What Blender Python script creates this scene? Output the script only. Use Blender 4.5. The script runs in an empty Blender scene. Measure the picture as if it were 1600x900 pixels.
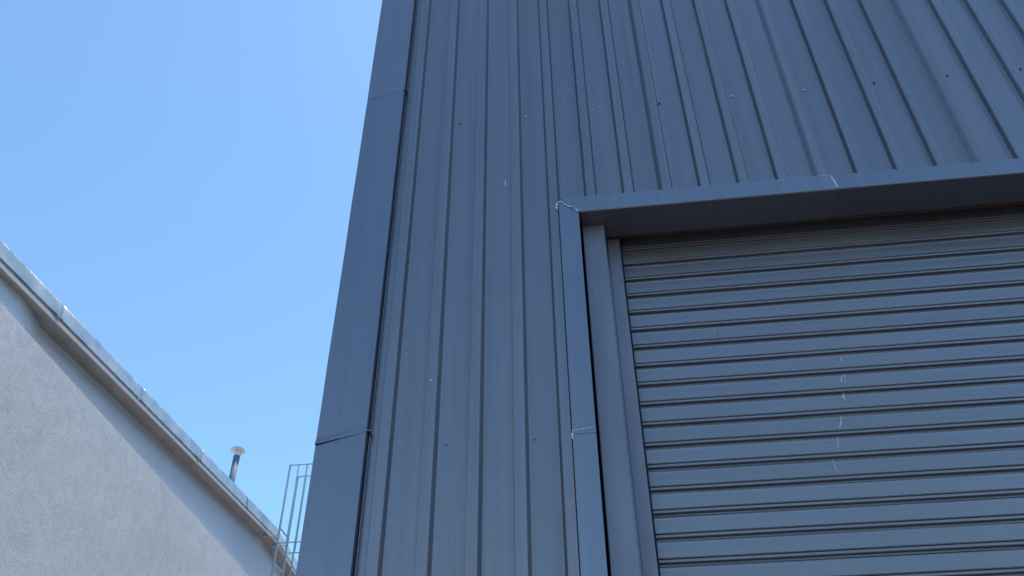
import bpy, math, random
from mathutils import Vector, Matrix
random.seed(7)
sc = bpy.context.scene
R = math.radians

# ---------------------------------------------------------------- camera
PITCH, YAW, ROLL = 0.678550, -0.109329, -0.0114262
cp, sp_, cy, sy = math.cos(PITCH), math.sin(PITCH), math.cos(YAW), math.sin(YAW)
F = Vector((sy * cp, cy * cp, sp_)); Rt = Vector((cy, -sy, 0)); U = Rt.cross(F)
cr, sr = math.cos(ROLL), math.sin(ROLL)
r2 = cr * Rt + sr * U; u2 = -sr * Rt + cr * U
cam = bpy.data.cameras.new('camera'); camo = bpy.data.objects.new('camera', cam)
sc.collection.objects.link(camo)
camo.matrix_world = Matrix(((r2.x, u2.x, -F.x, 0), (r2.y, u2.y, -F.y, 0), (r2.z, u2.z, -F.z, 1.6), (0, 0, 0, 1)))
cam.sensor_width = 36; cam.lens = 1.34 / 1.6 * 36
cam.clip_start = 0.05; cam.clip_end = 5000
sc.camera = camo

# ---------------------------------------------------------------- sky and sun
SUN_EL, SUN_AZ = R(72.6), R(50)          # azimuth from +Y towards +X
w = bpy.data.worlds.new('World'); sc.world = w; w.use_nodes = True
nt = w.node_tree; bg = nt.nodes['Background']
sky = nt.nodes.new('ShaderNodeTexSky'); sky.sky_type = 'NISHITA'; sky.sun_disc = False
sky.sun_elevation = SUN_EL; sky.sun_rotation = SUN_AZ
sky.altitude = 0; sky.air_density = 1.0; sky.dust_density = 0.45; sky.ozone_density = 2.2
tint = nt.nodes.new('ShaderNodeMix'); tint.data_type = 'RGBA'; tint.blend_type = 'MULTIPLY'   # white balance of the daylight
tint.inputs[0].default_value = 1; tint.inputs[7].default_value = (.79, .99, 1.015, 1)
nt.links.new(sky.outputs[0], tint.inputs[6]); nt.links.new(tint.outputs[2], bg.inputs[0]); bg.inputs[1].default_value = 0.14
sd = Vector((math.sin(SUN_AZ) * math.cos(SUN_EL), math.cos(SUN_AZ) * math.cos(SUN_EL), math.sin(SUN_EL)))
sl = bpy.data.lights.new('sun', 'SUN'); sl.energy = 3.1; sl.angle = R(0.5); sl.color = (1, .95, .88)
so = bpy.data.objects.new('sun', sl); sc.collection.objects.link(so)
so.rotation_euler = sd.to_track_quat('Z', 'Y').to_euler()
sc.view_settings.view_transform = 'Standard'; sc.view_settings.look = 'None'
sc.view_settings.exposure = 0.90; sc.view_settings.gamma = 1

# ---------------------------------------------------------------- helpers
def mesh(name, v, f, smooth=False):
    m = bpy.data.meshes.new(name); m.from_pydata([tuple(p) for p in v], [], f); m.validate(); m.update()
    if smooth:
        for p in m.polygons: p.use_smooth = True
    return m
def link(name, m, mat=None, parent=None, label=None, loc=None):
    o = bpy.data.objects.new(name, m); sc.collection.objects.link(o)
    if m is not None and mat is not None and not m.materials: m.materials.append(mat)
    if parent is not None: o.parent = parent
    if label: o['label'] = label
    if loc: o.location = loc
    return o
def part(name, v, f, mat, parent, label=None, smooth=False, loc=None):
    return link(name, mesh(name, v, f, smooth), mat, parent, label, loc)
def thing(name, label, cat, loc=(0, 0, 0)):
    o = link(name, None, loc=loc); o['label'] = label; o['category'] = cat
    return o
class MB:
    def __init__(s): s.v = []; s.f = []
    def box(s, x0, x1, y0, y1, z0, z1, b=0):
        i = len(s.v)
        s.v += [(x0,y0,z0),(x1,y0,z0),(x1,y1,z0),(x0,y1,z0),(x0,y0,z1),(x1,y0,z1),(x1,y1,z1),(x0,y1,z1)]
        s.f += [tuple(i+k for k in q) for q in ((3,2,1,0),(4,5,6,7),(0,1,5,4),(1,2,6,5),(2,3,7,6),(3,0,4,7))]
        return s
    def strip(s, prof, a, b, axis='z', closed=False):
        """prof: 2-D points; a,b ends along axis. z: prof=(x,y); x: prof=(y,z); y: prof=(x,z)"""
        i = len(s.v); n = len(prof)
        for e in (a, b):
            for k, (p, q) in enumerate(prof):
                t = e(p, q) if callable(e) else e
                s.v.append((p, q, t) if axis == 'z' else (t, p, q) if axis == 'x' else (p, t, q))
        for k in range(n if closed else n-1):
            k2 = (k+1) % n
            s.f.append((i+k, i+k2, i+n+k2, i+n+k))
        if closed:
            s.f.append(tuple(i+k for k in range(n))[::-1]); s.f.append(tuple(i+n+k for k in range(n)))
        return s
    def tube(s, p, q, r, n=12, r2=None):
        p, q = Vector(p), Vector(q); d = (q-p).normalized()
        a = d.orthogonal().normalized(); c = d.cross(a); i = len(s.v); r2 = r if r2 is None else r2
        for P, rr in ((p, r), (q, r2)):
            for k in range(n):
                t = 2*math.pi*k/n; s.v.append(tuple(P + a*math.cos(t)*rr + c*math.sin(t)*rr))
        for k in range(n):
            s.f.append((i+k, i+(k+1)%n, i+n+(k+1)%n, i+n+k))
        s.f.append(tuple(i+k for k in range(n))[::-1]); s.f.append(tuple(i+n+k for k in range(n)))
        return s
    def build(s, name, mat, parent=None, label=None, smooth=False, bevel=0):
        o = part(name, s.v, s.f, mat, parent, label, smooth)
        if bevel:
            m = o.modifiers.new('bevel', 'BEVEL'); m.width = bevel; m.segments = 2; m.limit_method = 'ANGLE'; m.angle_limit = R(40)
        return o
def rounded(pts, r, n=3):
    """round the bends of a polyline"""
    out = [pts[0]]
    for a, b, c in zip(pts, pts[1:], pts[2:]):
        A, B, C = Vector(a), Vector(b), Vector(c)
        rr = min(r, (A-B).length*.45, (C-B).length*.45)
        P = B + (A-B).normalized()*rr; Q = B + (C-B).normalized()*rr
        for k in range(n+1):
            t = k/n; out.append(tuple(P*(1-t)**2 + B*2*t*(1-t) + Q*t*t))
    out.append(pts[-1]); return out

# ---------------------------------------------------------------- materials
def mat(name, col, rough=.5, metal=0, spec=.5):
    m = bpy.data.materials.new(name); m.use_nodes = True
    b = m.node_tree.nodes['Principled BSDF']
    b.inputs['Base Color'].default_value = (*col, 1); b.inputs['Roughness'].default_value = rough
    b.inputs['Metallic'].default_value = metal; b.inputs['Specular IOR Level'].default_value = spec
    return m
def N(m, t, **k):
    n = m.node_tree.nodes.new(t)
    for a, b in k.items(): setattr(n, a, b)
    return n
def noise(m, scale, detail=4, rough=.6, stretch=(1, 1, 1), coord='Object', dist=0):
    tc = N(m, 'ShaderNodeTexCoord'); mp = N(m, 'ShaderNodeMapping'); mp.inputs['Scale'].default_value = stretch
    nz = N(m, 'ShaderNodeTexNoise'); nz.inputs['Scale'].default_value = scale; nz.inputs['Detail'].default_value = detail
    nz.inputs['Roughness'].default_value = rough; nz.inputs['Distortion'].default_value = dist
    L = m.node_tree.links; L.new(tc.outputs[coord], mp.inputs[0]); L.new(mp.outputs[0], nz.inputs['Vector'])
    return nz.outputs['Fac']
def ramp(m, src, stops):
    r = N(m, 'ShaderNodeValToRGB'); e = r.color_ramp.elements
    while len(e) < len(stops): e.new(.5)
    for k, (p, c) in enumerate(stops):
        e[k].position = p; e[k].color = (*c, 1) if len(c) == 3 else c
    m.node_tree.links.new(src, r.inputs[0]); return r.outputs[0]
def mix(m, fac, a, b, mode='MIX'):
    x = N(m, 'ShaderNodeMix', data_type='RGBA', blend_type=mode); L = m.node_tree.links
    for s, v in ((0, fac), (6, a), (7, b)):
        if hasattr(v, 'is_linked'): L.new(v, x.inputs[s])
        else: x.inputs[s].default_value = v if s == 0 else (*v, 1)
    return x.outputs[2]
def put(m, sock, src): m.node_tree.links.new(src, m.node_tree.nodes['Principled BSDF'].inputs[sock])
def bump(m, src, dist, strength=1, prev=None):
    b = N(m, 'ShaderNodeBump'); b.inputs['Distance'].default_value = dist; b.inputs['Strength'].default_value = strength
    m.node_tree.links.new(src, b.inputs['Height'])
    if prev: m.node_tree.links.new(prev, b.inputs['Normal'])
    put(m, 'Normal', b.outputs[0]); return b.outputs[0]
def g(v): return (v, v, v)

def painted(name, c, rough, streak=(18, 18, .5), dirt=.12, can=.002, metal=.88, var=.05, rub=.25):
    m = mat(name, c, rough, metal)
    a = noise(m, 1, 4, .6, streak)                       # run marks along the sheet
    b_ = noise(m, 1.3, 5, .6)                            # patchy weathering
    f = noise(m, 260, 2, .6)                             # paint grain
    lo = tuple(x*(1-dirt) for x in c); hi = tuple(min(1, x*(1+dirt)+.004) for x in c)
    c1 = ramp(m, a, [(.3, lo), (.72, hi)])
    dust = tuple(x*.85+.15*y for x, y in zip(c, (.22, .2, .18)))
    k = ramp(m, b_, [(.42, g(0)), (.8, g(.45))])
    c2 = mix(m, k, c1, dust)
    c3 = mix(m, .35, c2, ramp(m, f, [(.3, tuple(x*.8 for x in c)), (.7, tuple(x*1.25 for x in c))]))
    oi = N(m, 'ShaderNodeObjectInfo')                    # no two sheets quite the same batch
    c3 = mix(m, 1.0, c3, ramp(m, oi.outputs['Random'], [(0, g(1-var)), (1, g(1+var))]), 'MULTIPLY')
    fs = noise(m, 1, 5, .7, (95, 95, .35))               # fine rub lines and run-off
    c3 = mix(m, 1.0, c3, ramp(m, fs, [(.30, g(1-.14*rub)), (.5, g(1.0)), (.74, g(1+.16*rub))]), 'MULTIPLY')
    put(m, 'Base Color', c3)
    rr = ramp(m, b_, [(.3, g(rough-.06)), (.75, g(min(1, rough+.12)))]); put(m, 'Roughness', rr)
    n1 = bump(m, noise(m, 2.2, 2, .5, (1, 1, .45)), can*4, 1)
    bump(m, f, .0004, .35, n1)
    return m
PAINT = (.252, .226, .243)
M_clad = painted('painted_steel_sheet', PAINT, .38, dirt=.13, rub=.36, metal=.95)
M_flash = painted('painted_steel_flashing', (.246, .236, .268), .32, can=.0012, dirt=.08)
M_slat = painted('painted_shutter_slat', (.250, .236, .260), .38, (.6, 30, 30), can=.0009, var=.035, rub=0, metal=.62)
M_post = painted('painted_door_post', (.245, .228, .262), .45, (10, 10, 1.5), can=.0006, dirt=.2, metal=.6)
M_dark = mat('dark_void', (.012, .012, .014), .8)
M_primer = mat('red_oxide_primer', (.10, .045, .032), .75)
nn = noise(M_primer, 9, 5, .7); put(M_primer, 'Base Color', ramp(M_primer, nn, [(.35, (.035, .026, .024)), (.62, (.11, .05, .035)), (.8, (.19, .09, .055))]))
M_seal = mat('pale_sealant', (.42, .46, .55), .6)
nn = noise(M_seal, 60, 4, .7); put(M_seal, 'Base Color', ramp(M_seal, nn, [(.3, (.26, .29, .36)), (.6, (.58, .62, .70))]))
M_screwl = mat('glint_screw', (.6, .62, .64), .3, .8)  # white glint of some screws put into a pale colour
M_screwd = mat('dull_screw', (.10, .11, .13), .4)  # dark copy for the screws without the glint
M_screwp = mat('sheet_coloured_screw', (.26, .26, .30), .4, .8)

def concrete(name, c, v, sc_=3.2, rough=.9):
    m = mat(name, c, rough, spec=.25)
    a = noise(m, sc_, 8, .68, (1, 1, 1), dist=1.2); b_ = noise(m, .6, 4, .6); f = noise(m, 55, 5, .75)
    s = noise(m, 6, 8, .72, (1, 1, .8), dist=1.1)
    c1 = ramp(m, a, [(.34, tuple(x*(1-v) for x in c)), (.5, c), (.68, tuple(min(1, x*(1+v*.7)) for x in c))])
    c2 = mix(m, .4, c1, ramp(m, b_, [(.35, tuple(x*(1-v) for x in c)), (.65, tuple(x*(1+v*.5) for x in c))]))
    c3 = mix(m, .45, c2, ramp(m, s, [(.3, tuple(x*(1-v*1.4) for x in c)), (.55, c), (.75, tuple(x*1.12 for x in c))]))
    c4 = mix(m, .38, c3, ramp(m, f, [(.3, tuple(x*.6 for x in c)), (.55, tuple(x*1.1 for x in c))]))
    put(m, 'Base Color', c4)
    n1 = bump(m, a, .01, .5); bump(m, f, .004, .7, n1)
    return m
M_panel = concrete('mottled_render', (.51, .545, .59), .32)
M_upper = concrete('smooth_painted_render', (.80, .80, .81), .04, 2)
M_soffit = mat('weathered_soffit', (.25, .215, .19), .85)
nn = noise(M_soffit, 4, 6, .65); put(M_soffit, 'Base Color', ramp(M_soffit, nn, [(.3, (.24, .215, .195)), (.7, (.35, .31, .285))]))
M_lip = mat('pale_grey_edge', (.42, .40, .39), .6)
M_cap = mat('galvanised_capping', (.5, .5, .5), .3, .85)
nn = noise(M_cap, 3, 5, .6, (1, 1, 1)); put(M_cap, 'Roughness', ramp(M_cap, nn, [(.3, g(.22)), (.7, g(.48))]))
put(M_cap, 'Base Color', ramp(M_cap, nn, [(.3, (.40, .39, .37)), (.7, (.62, .59, .55))]))
bump(M_cap, noise(M_cap, 5, 3, .5, (1, 2.2, .35)), .010, .9)
M_galv = mat('galvanised_steel', (.40, .44, .46), .42, .5)
M_pipe = mat('blue_grey_pipe', (.12, .16, .225), .7, 0)
M_vcap = mat('beige_cap', (.48, .465, .44), .5, .2)
nn = noise(M_galv, 30, 4, .6); put(M_galv, 'Roughness', ramp(M_galv, nn, [(.3, g(.32)), (.7, g(.55))]))
M_roof = mat('roof_sheet', (.55, .57, .58), .45, .4)
M_asph = mat('asphalt', (.05, .05, .052), .9)
nn = noise(M_asph, 140, 4, .7); nb = noise(M_asph, .35, 4, .6)
put(M_asph, 'Base Color', mix(M_asph, .5, ramp(M_asph, nn, [(.3, g(.025)), (.7, g(.085))]), ramp(M_asph, nb, [(.3, g(.036)), (.7, g(.062))])))
bump(M_asph, nn, .006, .8)
M_alley = concrete('alley_concrete', (.46, .45, .43), .15)
M_apron = concrete('apron_concrete', (.13, .125, .118), .15)

# ---------------------------------------------------------------- ground
def structure(o): o['kind'] = 'structure'; return o
structure(MB().box(-1500, 1500, -1500, 1500, -.3, 0).build('ground', M_asph))
structure(MB().box(-1.4, 8.6, .6, 3.1, -.1, .012).build('concrete_apron', M_apron))

# ---------------------------------------------------------------- dark warehouse
# facade plane near y = 3.12; pans at 3.130, rib crowns at 3.102
YP, YC = 3.130, 3.102
TOP = 8.3; XL, XR, YB = -1.14, 7.30, 18.0
D0, D1 = .0, 4.60            # door opening in x
HEAD = 4.564                 # underside of the head flashing
wh = thing('warehouse', 'tall dark blue-grey ribbed steel warehouse filling the right side, with a roller door', 'building', (3, 9, 0))
def wp(o):                   # keep world coordinates while parented to the empty
    o.matrix_parent_inverse = Matrix.Translation(-Vector((3, 9, 0))); return o
# shell: side walls, back wall, roof, inner lining
def ribx(i): return -.858 + .19*i      # centre of the right face of rib i
def profile(i0, i1, first, last):
    """ribs i0..i1-1 complete; starts and ends on pans or lap crowns"""
    pts = []
    for i in range(i0, i1+1):
        r = ribx(i)
        soft = (i % 4 == 3)
        L0, L1 = (r-.068, r-.046) if soft else (r-.059, r-.048)
        if i <= 3: L0, L1 = r-.0555, r-.0540
        R0, R1 = (r-.0062, r+.0078) if i <= 0 else (r-.0078, r+.0090) if i <= 3 else (r-.0055, r+.0065) if i < 9 else (r-.0040, r+.0040)
        if i == i0 and first == 'crown':
            pts += [(r-.030, YC), (R0, YC), (R1, YP)]
        elif i == i1 and last == 'crown':
            pts += [(L0, YP), (L1, YC-.0015), (R0+.0012, YC-.0015), (R0+.0012+.8*(R1-R0), YC-.0015+.8*(YP-YC))]
        else:
            ch = [(R0-.010, YC), (R0, YC+.0032)] if i >= 9 else [(R0, YC)]
            pts += [(L0, YP), (L1, YC)] + ch + [(R1, YP)]
    return pts
rows = (1.35, 3.335, 5.36, 7.35, 9.35, 11.35)
hexm = MB().tube((0, 0, 0), (0, -.0022, 0), .0068, 14).tube((0, -.0022, 0), (0, -.0068, 0), .0042, 6)
hm_l = mesh('screw', hexm.v, hexm.f); hm_l.materials.append(M_screwl)
hm_d = mesh('screw', hexm.v, hexm.f); hm_d.materials.append(M_screwd)
hm_p = mesh('screw', hexm.v, hexm.f); hm_p.materials.append(M_screwp)
screw_x = [-1.0, -.627, -.256, .1175, .489, .881, 1.267, 1.641, 2.023, 2.40] + [2.40+.38*k for k in range(1, 13)]
litx = {-.627: 0, .1175: 1, .881: 1, 1.267: 1, -.256: 1}  # which screws get the glint colour
for s in range(0, 11):
    i0, i1 = 4*s-1, 4*s+3
    pr = profile(i0, i1, 'crown', 'crown')
    if s == 0: pr = [p for p in pr if p[0] > -1.13]
    if pr[-1][0] > XR-.02: pr = [p for p in pr if p[0] < XR-.02]
    if len(pr) < 2: continue
    off = .0
    b = MB()
    pr2 = rounded(pr, .0048, 3)
    spans = []
    a, e = pr2[0][0], pr2[-1][0]
    def seg(lo, hi): return [p for p in pr2 if lo <= p[0] <= hi]
    if e < -.05 or a > D1+.06: b.strip(pr2, 0.02, TOP-.06)
    else:
        l = seg(-99, -.045); m_ = seg(-.10, D1+.10) ; r_ = seg(D1+.045, 99)
        if a < -.05:
            l2 = l + [(-.045, YP)]; b.strip(l2, .02, TOP-.06)
            m_ = [(-.045, YP)] + [p for p in pr2 if p[0] > -.045]
        else: m_ = [p for p in pr2 if p[0] < D1+.05] if e > D1+.05 else pr2
        b.strip(m_, HEAD+.03, TOP-.06)
        if e > D1+.05: b.strip([m_[-1]] + r_, .02, TOP-.06)
    o = wp(b.build('cladding_sheet', M_clad, wh))
    for x in screw_x:
        if not (max(a, -1.1) <= x < e): continue
        for z in rows:
            if -.06 < x < D1+.05 and z < HEAD+.05: continue
            lit = litx.get(x, 1 if random.random() < .35 else 0) if z == 5.36 else 0
            sx = x
            q = link('screw', hm_l if lit else (hm_d if z == 5.36 else hm_p), None, o)
            q.location = (sx, YP-.0005, z+random.uniform(-.004, .004)); q.rotation_euler = (random.uniform(-.1, .1), random.uniform(0, 1), random.uniform(-.1, .1))
# other walls: ribbed sheets too, one strip each, and the roof
def ribbed(L, pitch=.19, h=.028):
    pts = []; x = .1
    while x < L-.1:
        pts += [(x, 0), (x+.011, h), (x+.053, h), (x+.064, 0)]; x += pitch
    return [(0, 0)] + pts + [(L, 0)]
b = MB(); pf = ribbed(YB-3.3); b.strip([(XL+.03-q, 3.3+p) for p, q in pf], .02, TOP-.06)
wp(b.build('side_wall', M_clad, wh))
b = MB(); b.strip([(XR-.03+q, 3.2+p) for p, q in pf], .02, TOP-.06)
wp(b.build('side_wall', M_clad, wh))
b = MB(); b.strip([(XL+p, YB+q) for p, q in ribbed(XR-XL)], .02, TOP-.06)
wp(b.build('back_wall', M_clad, wh))
structure(MB().box(-4.98, -1.45, -6, 30, -.1, .014).build('alley_slab', M_alley))  # unseen alley paving, set pale to bounce light onto the upper wall
wp(MB().box(XL+.02, XR-.04, 3.2, YB-.02, TOP-.25, TOP-.12).build('roof', M_roof, wh))
b = MB(); b.box(XL+.06, -.06, 3.2, 3.23, 0, TOP-.3); b.box(D1+.06, XR-.06, 3.2, 3.23, 0, TOP-.3); b.box(-.055, D1+.055, 3.40, 3.43, HEAD+.1, TOP-.3)
b.box(-.055, D1+.055, 3.21, 3.395, HEAD+.16, HEAD+.19)
wp(b.build('inner_lining', M_dark, wh))
b = MB(); b.strip([(3.09, TOP-.10), (3.088, TOP), (3.28, TOP+.01), (3.28, TOP-.12)], -1.19, XR+.03, 'x')
wp(b.build('parapet_cap', M_flash, wh))
# corner flashing in three lengths, each lapping over the one below
def corner(z0, z1, lift, name='corner_flashing', kick=0):
    d = lift
    pr = [(-1.174-d, 3.34), (-1.174-d, 3.085-d), (-.9615+d, 3.085-d), (-.9555+d, 3.099), (-.9605+d, 3.1025), (-.9500+d, 3.1290)]
    pr = rounded(pr, .004, 3); b = MB(); n = len(pr)
    zs = [z0] + [z0 + (z1-z0)*k/10 for k in range(1, 11)]
    if kick: zs.insert(1, z0+.03)
    rnd = random.Random(int(z0*10))
    for j, z in enumerate(zs):
        wob = rnd.uniform(-.0012, .0012)
        for k, (x, y) in enumerate(pr):
            t = max(0, min(1, (x+1.17)/.21))
            kk = kick*max(0, 1-t*3.2) if j == 0 else 0
            b.v.append((x + (wob if x < -1.1 else 0), y - kk, z + (.047*t if j <= (1 if kick else 0) and z0 > .1 else 0)))
    for j in range(len(zs)-1):
        for k in range(n-1):
            b.f.append((j*n+k, j*n+k+1, (j+1)*n+k+1, (j+1)*n+k))
    o = wp(b.build(name, M_flash, wh))
    s = o.modifiers.new('thickness', 'SOLIDIFY'); s.thickness = .0003; s.offset = -1
    return o
corner(.02, 3.42, 0); corner(3.345, 5.66, .0002, kick=.0085); corner(5.60, TOP-.02, .0010, kick=.0)
wp(MB().box(-.9515, -.9490, 3.110, 3.1292, .02, TOP-.1).build('flashing_hem', M_flash, wh))
# small cleats closing the lap at the flashing's inner edge
for z in (3.395, 5.655):
    wp(MB().box(-.968, -.945, 3.083, 3.1255, z, z+.004).build('flashing_cleat', M_flash, wh))
# side flashings of the door (two lengths) and head flashings (two lengths)
def sideflash(x0, x1, z0, z1, y, mirror=1, cut=0):
    b = MB()
    pr = rounded([(x0, YC+.004), (x0, y), (x1, y), (x1, y+.105)], .0035, 3)
    if cut:
        def top(x, yy): return z1 + max(0, min(1, (x1-x)/(x1-x0)))*cut if mirror > 0 else z1 + max(0, min(1, (x-x1)/(x0-x1)))*cut
        b.strip(pr, z0, top)
    else: b.strip(pr, z0, z1)
    o = wp(b.build('side_flashing', M_flash, wh)); s = o.modifiers.new('thickness', 'SOLIDIFY'); s.thickness = .0012; s.offset = -1 if mirror > 0 else 1
    return o
sideflash(-.1005, -.0025, .012, 3.345, 3.0985)
sideflash(-.1005, -.0025, 3.325, HEAD, 3.0965, cut=.086)
sideflash(D1+.10, D1+.002, .012, HEAD, 3.0975, -1, cut=.09)
# head flashing: face, hemmed nose, soffit
def head(x0, x1, y, dz=0, cutl=0, cutr=0):
    pr = rounded([(YC+.004, HEAD+.0965+dz), (y, HEAD+.0965+dz), (y, HEAD+.004), (y+.004, HEAD-dz), (3.318, HEAD-dz)], .002, 2)
    b = MB(); n = len(pr); i = 0
    for e, cut in ((x0, -cutl), (x1, cutr)):
        for (yy, zz) in pr:
            t = max(0, min(1, (zz-HEAD)/.0965)); b.v.append((e + cut*t, yy, zz))
    for k in range(n-1): b.f.append((k, k+1, n+k+1, n+k))
    o = wp(b.build('head_flashing', M_flash, wh)); s = o.modifiers.new('thickness', 'SOLIDIFY'); s.thickness = .0012; s.offset = 1
    return o
head(0, 1.245, 3.0945, .002, cutl=.088); head(1.20, D1, 3.0965, 0, cutr=.09)
# steel posts and guides standing in the opening
def jamb(mx):
    def X(a): return mx(a)
    def bx(a, b_, y0, y1, z0, z1, name, m, bev=.0015):
        lo, hi = sorted((X(a), X(b_)))
        return wp(MB().box(lo, hi, y0, y1, z0, z1).build(name, m, wh, bevel=bev))
    bx(.0090, .1185, 3.200, 3.300, .012, HEAD-.002, 'door_post', M_post, .004)
    bx(.1310, .192, 3.3175, 3.370, .012, HEAD+.04, 'door_guide', M_post, .002)
    bx(.192, .2015, 3.345, 3.369, .012, HEAD+.04, 'guide_brush', M_dark, 0)
    bx(.121, .1315, 3.3215, 3.34, .012, HEAD+.03, 'guide_bracket', M_flash, .001)
    bx(-.045, .135, 3.385, 3.398, .012, HEAD+.12, 'cavity_plate', M_dark, 0)  # black plate, shade of the cavity behind the post put into its colour
jamb(lambda a: a); jamb(lambda a: D1-a)
b = MB(); b.box(.13, D1-.13, 3.3005, 3.3165, HEAD-.005, HEAD+.010).box(.119, D1-.119, 3.2975, 3.300, HEAD-.0035, HEAD+.02)
wp(b.build('lintel_angle', M_primer, wh, 'rusty brown steel angle along the back of the door head'))
# roller door
rd = wp(MB().box(.17, D1-.17, 3.405, 3.407, .05, 4.70).build('roller_door', M_dark, wh, 'closed roller door of horizontal interlocking slats'))  # own mesh is a hidden dark sheet added behind the slats to stop light leaking
MB().box(.19, D1-.19, 3.37, 3.404, .012, .075).build('bottom_rail', M_slat, rd, bevel=.003)
P = .10416
sp = [(.0105, .006), (.0040, .0035), (.0008, .0005), (-.0002, -.0030), (.0006, -.010), (.0004, -.022), (.0002, -.036), (.0004, -.052), (.0006, -.0635), (.0024, -.0665), (.0068, -.0686), (.0125, -.0696),
      (.0125, -.0706), (.0045, -.0712), (.0002, -.0722), (-.0016, -.0736), (-.0026, -.0760), (-.0028, -.0800), (-.0022, -.0838), (-.0002, -.0856), (.0040, -.0866), (.0140, -.0876), (.0140, -.0950)]
b = MB(); segs = 14; xs = [.194 + (D1-.388)*k/segs for k in range(segs+1)]; n = len(sp)
for x in xs:
    for (y, z) in sp: b.v.append((x, y, z))
for j in range(segs):
    for k in range(n-1): b.f.append((j*n+k, j*n+k+1, (j+1)*n+k+1, (j+1)*n+k))
sm = [mesh('slat', b.v, b.f) for _ in range(3)]
for q, mm in enumerate(sm):      # slight individual bow and dents
    rr = random.Random(q); ph = rr.uniform(0, 6)
    for v in mm.vertices:
        v.co.y += .0006*math.sin(v.co.x*2.1+ph) + rr.uniform(-.00015, .00015)
        v.co.z += .0004*math.sin(v.co.x*5.3+ph*2) + rr.uniform(-.00025, .00025)
    mm.materials.append(M_slat)
for i in range(-1, 44):
    z = 4.5405 - P*i + P*.905
    z = 4.5405 + P*.905 - P*i
    y = 3.3895
    if i == 0: z -= .010; y += .002
    if i == -1: z -= .014; y += .009
    o = link('slat', sm[i % 3], None, rd); o.location = (0, y + random.uniform(-.0006, .0006), z + random.uniform(-.0005, .0005))
    o.rotation_euler = (0, random.uniform(-.0003, .0003), 0)

# scuffs: thin dabs of sealant and paint lying on the sheet they mark
def dab(name, pts, widths, y, m=M_seal, parent=wh, label=None):
    """ribbon in the x-z plane at depth y, 0.8 mm thick, uneven width"""
    b = MB(); rr = random.Random(len(pts)*17+int(abs(pts[0][0])*1000))
    fine = []
    for (a, c), (wa, wc) in zip(zip(pts, pts[1:]), zip(widths, widths[1:])):
        for k in range(5):
            t = k/5; fine.append((a[0]*(1-t)+c[0]*t, a[1]*(1-t)+c[1]*t, (wa*(1-t)+wc*t)*rr.uniform(.55, 1.25)))
    fine.append((*pts[-1], widths[-1]*.4))
    for j, (x, z, wd) in enumerate(fine):
        j2 = min(j+1, len(fine)-1); j1 = max(j-1, 0)
        d = Vector((fine[j2][0]-fine[j1][0], fine[j2][1]-fine[j1][1])).normalized(); nx, nz = -d.y, d.x
        for yy in (y, y-.0008):
            b.v += [(x+nx*wd/2, yy, z+nz*wd/2), (x-nx*wd/2, yy, z-nz*wd/2)]
    for j in range(len(fine)-1):
        i = 4*j; b.f += [(i+2, i+3, i+7, i+6), (i, i+2, i+6, i+4), (i+3, i+1, i+5, i+7)]
    b.f += [(0, 1, 3, 2)]
    return wp(b.build(name, m, parent, label)) if parent is wh else b.build(name, m, parent, label)
dab('sealant_smear', [(-.004, 4.566), (-.030, 4.592), (-.056, 4.610), (-.088, 4.642), (-.104, 4.641)], [.010, .016, .007, .008, .010], 3.0940)
dab('sealant_smear', [(-.018, 4.585), (-.045, 4.598)], [.006, .005], 3.0940)
dab('sealant_smear', [(-.104, 4.641), (-.111, 4.618), (-.109, 4.590)], [.006, .014, .008], 3.0975)
dab('sealant_smear', [(-.008, 3.349), (-.050, 3.345), (-.092, 3.339)], [.004, .004, .006], 3.0955)
dab('sealant_smear', [(-.094, 3.345), (-.101, 3.325), (-.100, 3.30)], [.006, .009, .004], 3.0955)
dab('sealant_smear', [(1.190, 4.660), (1.238, 4.661)], [.003, .003], 3.0938)
dab('sealant_smear', [(1.240, 4.658), (1.247, 4.615), (1.252, 4.572)], [.007, .011, .009], 3.0938)
dab('scratch', [(-.370, 4.870), (-.372, 4.845), (-.369, 4.815)], [.004, .010, .004], YP-.0003)
dab('scratch', [(-.312, 3.80), (-.311, 3.745)], [.003, .005], YP-.0003)
dab('scratch', [(-.70, 3.642), (-.699, 3.632)], [.008, .008], YC-.0006)
marks = [([(1.128, 3.790), (1.128, 3.765)], [.004, .010]), ([(1.112, 3.690), (1.100, 3.668), (1.104, 3.655)], [.006, .010, .006]), ([(1.120, 3.695), (1.116, 3.650)], [.006, .004]),
         ([(1.098, 3.600), (1.083, 3.575)], [.008, .012]), ([(1.10, 3.60), (1.090, 3.562)], [.004, .004]),
         ([(1.056, 3.487), (1.046, 3.452), (1.034, 3.428)], [.006, .007, .004]), ([(1.017, 3.390), (1.011, 3.350), (1.000, 3.318)], [.003, .005, .004]), ([(.971, 3.283), (.975, 3.25), (.977, 3.222)], [.006, .004, .007]),
         ([(.591, 3.99), (.593, 3.982)], [.009, .009])]
for p_, w_ in marks: dab('paint_mark', p_, w_, 3.3888, M_seal, rd)

# ---------------------------------------------------------------- grey neighbour with a low gable
T = -.0236
nb_ = thing('gabled_building', 'pale grey rendered building with shallow gable roof and shiny metal capping, left of the warehouse', 'building', (-5.1, 0, 0))
nb_.rotation_euler = (0, 0, -math.atan(T)); CT = math.cos(math.atan(T))
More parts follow.
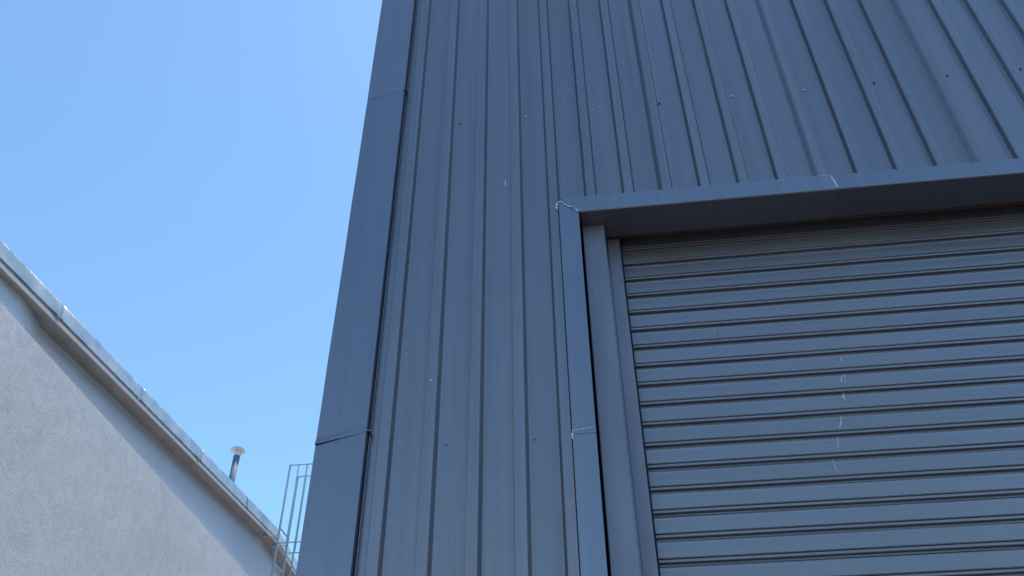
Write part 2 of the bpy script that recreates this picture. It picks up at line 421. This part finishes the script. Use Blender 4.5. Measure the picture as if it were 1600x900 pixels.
# local frame: x=0 is the fascia face, y runs along the wall (local y = world y / CT), z up
PK = 12.81
def zt(y): return 6.355+.0794*y if y < PK else 7.372-.0905*(y-PK)
YA, YE = 1.0, 24.6
nb_.location = (-5.0, 0, 0)
def nbp(bm, name, m, label=None, smooth=False, bevel=0): return bm.build(name, m, nb_, label, smooth, bevel)
def prism(b, x0, x1, ys, top, bot):
    """slab between x0<x1 following ys with top(y), bot(y)"""
    i = len(b.v)
    for y in ys: b.v += [(x0, y, bot(y)), (x1, y, bot(y)), (x1, y, top(y)), (x0, y, top(y))]
    for j in range(len(ys)-1):
        a = i+4*j; c = a+4
        for k in range(4): b.f.append((a+k, a+(k+1)%4, c+(k+1)%4, c+k))
    b.f += [(i+3, i+2, i+1, i), tuple(i+4*(len(ys)-1)+k for k in range(4))]
    return b
SO = -.22
# lower wall panel, upper wall (two depths joined by a splay), soffit, edge board, capping lengths
nbp(prism(MB(), -.30, -.02, [YA, YE], lambda y: 6.302, lambda y: 0), 'lower_wall', M_panel, 'mottled pale concrete lower wall')
b = MB(); pr = [(-.30, YE), (-.30, YA), (-.085, YA), (-.085, 5.72), (-.12, 5.92), (-.20, 6.22), (-.20, PK), (-.20, YE)]
i = 0; n = len(pr)
b.v = [(x, y, 6.30) for x, y in pr] + [(x, y, zt(y)+SO+.002) for x, y in pr]
for k in range(n): b.f.append((k, (k+1) % n, n+(k+1) % n, n+k))
nbp(b, 'upper_wall', M_upper, 'smooth bluish grey upper wall band')
nbp(prism(MB(), -.30, -.022, [YA-.02, PK, YE+.02], lambda y: zt(y)+SO+.03, lambda y: zt(y)+SO), 'soffit', M_soffit)
nbp(prism(MB(), -.022, -.0045, [YA-.03, PK, YE+.03], lambda y: zt(y)-.150, lambda y: zt(y)+SO-.002), 'fascia_board', M_lip, bevel=.002)
seams = [2.68-1.75, 2.68, 4.43, 6.18, 7.94, 9.68, 11.45, 13.2, 14.95, 16.7, 18.45, 20.2, 21.95, 23.7, 24.65]
for q, (a, c) in enumerate(zip(seams, seams[1:])):
    rr = random.Random(40+q); b = MB(); m_ = 26; ys = [a+.0015+(c-a-.003)*k/m_ for k in range(m_+1)]
    if a < PK < c: ys = sorted(ys+[PK])
    amps = [(rr.uniform(.0008, .0022), rr.uniform(2, 5), rr.uniform(0, 6)), (rr.uniform(.0004, .0012), rr.uniform(7, 14), rr.uniform(0, 6))]
    rows_ = [0, .02, .045, .075, .105, .135, .16]
    npt = len(rows_)+6
    for y in ys:
        z0 = zt(y); end = math.exp(-((y-c)/.07)**2)*rr.uniform(2.0, 3.2) if q % 2 == 0 else .35*math.exp(-((y-c)/.06)**2)
        e2 = .3*math.exp(-((y-a)/.08)**2)
        prf = [(-.26, z0+.012-.03), (-.26, z0+.002), (-.016, z0+.001), (-.008, z0-.0005), (-.003, z0-.003)]
        for h in rows_:
            bow = math.sin(math.pi*min(1, h/.16))
            dx = sum(A*math.sin(f_*y+p_) for A, f_, p_ in amps)*bow + (end+e2)*(.006*bow+.003*(h/.16))
            prf.append((dx, z0-.005-h))
        prf.append((-.004, z0-.166))
        for (x, z) in prf: b.v.append((x, y, z))
    for j in range(len(ys)-1):
        for k in range(npt-1): b.f.append((j*npt+k, j*npt+k+1, (j+1)*npt+k+1, (j+1)*npt+k))
    o = nbp(b, 'capping', M_cap, smooth=True)
    s = o.modifiers.new('thickness', 'SOLIDIFY'); s.thickness = .001; s.offset = -1
    nbp(MB().box(-.02, -.001, c-.004, c+.004, zt(c)-.16, zt(c)-.01), 'joint_strip', M_dark)
# joint gaps of the edge board, their shade set in as small black blocks
for y in (5.72, 7.45, 9.1, 10.9):
    nbp(MB().box(-.010, -.0045, y-.006, y+.006, zt(y)-.185, zt(y)-.172), 'joint_nick', M_dark)
# roof: corrugated sheets falling both ways from the ridge, other walls
b = MB()
for (ya, yc_) in ((YA-.02, PK), (PK, YE+.02)):
    i = len(b.v); b.v += [(-.26, ya, zt(ya)-.05), (-.26, yc_, zt(yc_)-.05), (-16, yc_, zt(yc_)-.05), (-16, ya, zt(ya)-.05)]; b.f.append((i, i+1, i+2, i+3))
nbp(b, 'roof', M_roof)
nbp(prism(MB(), -16, -15.7, [YA, PK, YE], lambda y: zt(y)-.06, lambda y: 0), 'far_wall', M_panel)
nbp(MB().box(-15.7, -.30, YA, YA+.2, 0, zt(YA)-.06), 'end_wall', M_panel)
nbp(MB().box(-15.7, -.30, YE-.2, YE, 0, zt(YE)-.06), 'end_wall', M_panel)

# vent pipe on its roof
vx, vy = -5.86, 12.0
vp = thing('vent_pipe', 'slim steel roof vent pipe with a round flat cap above the grey building', 'vent', (vx, vy, 7.22))
MB().tube((0, 0, 0), (0, 0, 1.06), .052, 24).build('pipe', M_pipe, vp, smooth=True)
b = MB().tube((0, 0, 1.155), (0, 0, 1.172), .122, 32).tube((0, 0, 1.172), (0, 0, 1.205), .122, 32, .02).build('cap', M_vcap, vp)
MB().tube((0, 0, 1.05), (0, 0, 1.075), .056, 24).build('collar', M_galv, vp)
for k in range(3):
    t = 2*math.pi*k/3+.5; c, s = math.cos(t)*.05, math.sin(t)*.05
    MB().tube((c, s, 1.06), (c*1.1, s*1.1, 1.157), .007, 8).build('cap_stay', M_vcap, vp)
MB().tube((0, 0, -.02), (0, 0, .09), .12, 20, .055).build('boot', M_galv, vp)

# access ladder with walk-through handrails
ld = thing('access_ladder', 'thin galvanised roof access ladder with tall handrails beside the warehouse corner', 'ladder', (-5.13, 12.5, 0))
def lp(a, c, r, name, n=10): 
    o_ = Vector((-5.13, 12.5, 0)); return MB().tube(Vector(a)-o_, Vector(c)-o_, r, n).build(name, M_galv, ld)
XA = -5.13; TZ = 8.32
for y in (12.5, 12.92):
    lp((XA, y, 2.4), (XA, y, TZ), .0185, 'stile')
    lp((XA+.146, y, 6.97), (XA+.146, y, TZ), .010, 'handrail_post')
    lp((XA+.292, y, 2.9), (XA+.292, y, TZ), .014, 'handrail_post')
    lp((XA-.016, y, TZ), (XA+.45, y, TZ), .0125, 'handrail_bar')
    lp((XA-.016, y, 6.975), (XA+.45, y, 6.975), .011, 'handrail_bar')
    lp((XA+.44, y, 2.9), (XA+.44, y, TZ), .014, 'handrail_post')
    lp((-5.36, y, 7.098), (XA+.01, y, 7.098), .008, 'wall_bracket')
    lp((-5.385, y, 7.098), (-5.33, y, 7.098), .020, 'bracket_foot')
    for z in (5.2, 3.2): lp((-5.35, y, z), (XA, y, z), .010, 'wall_bracket')
z = 7.225
while z > 2.5:
    lp((XA, 12.5, z), (XA, 12.92, z), .013, 'rung'); z -= .285
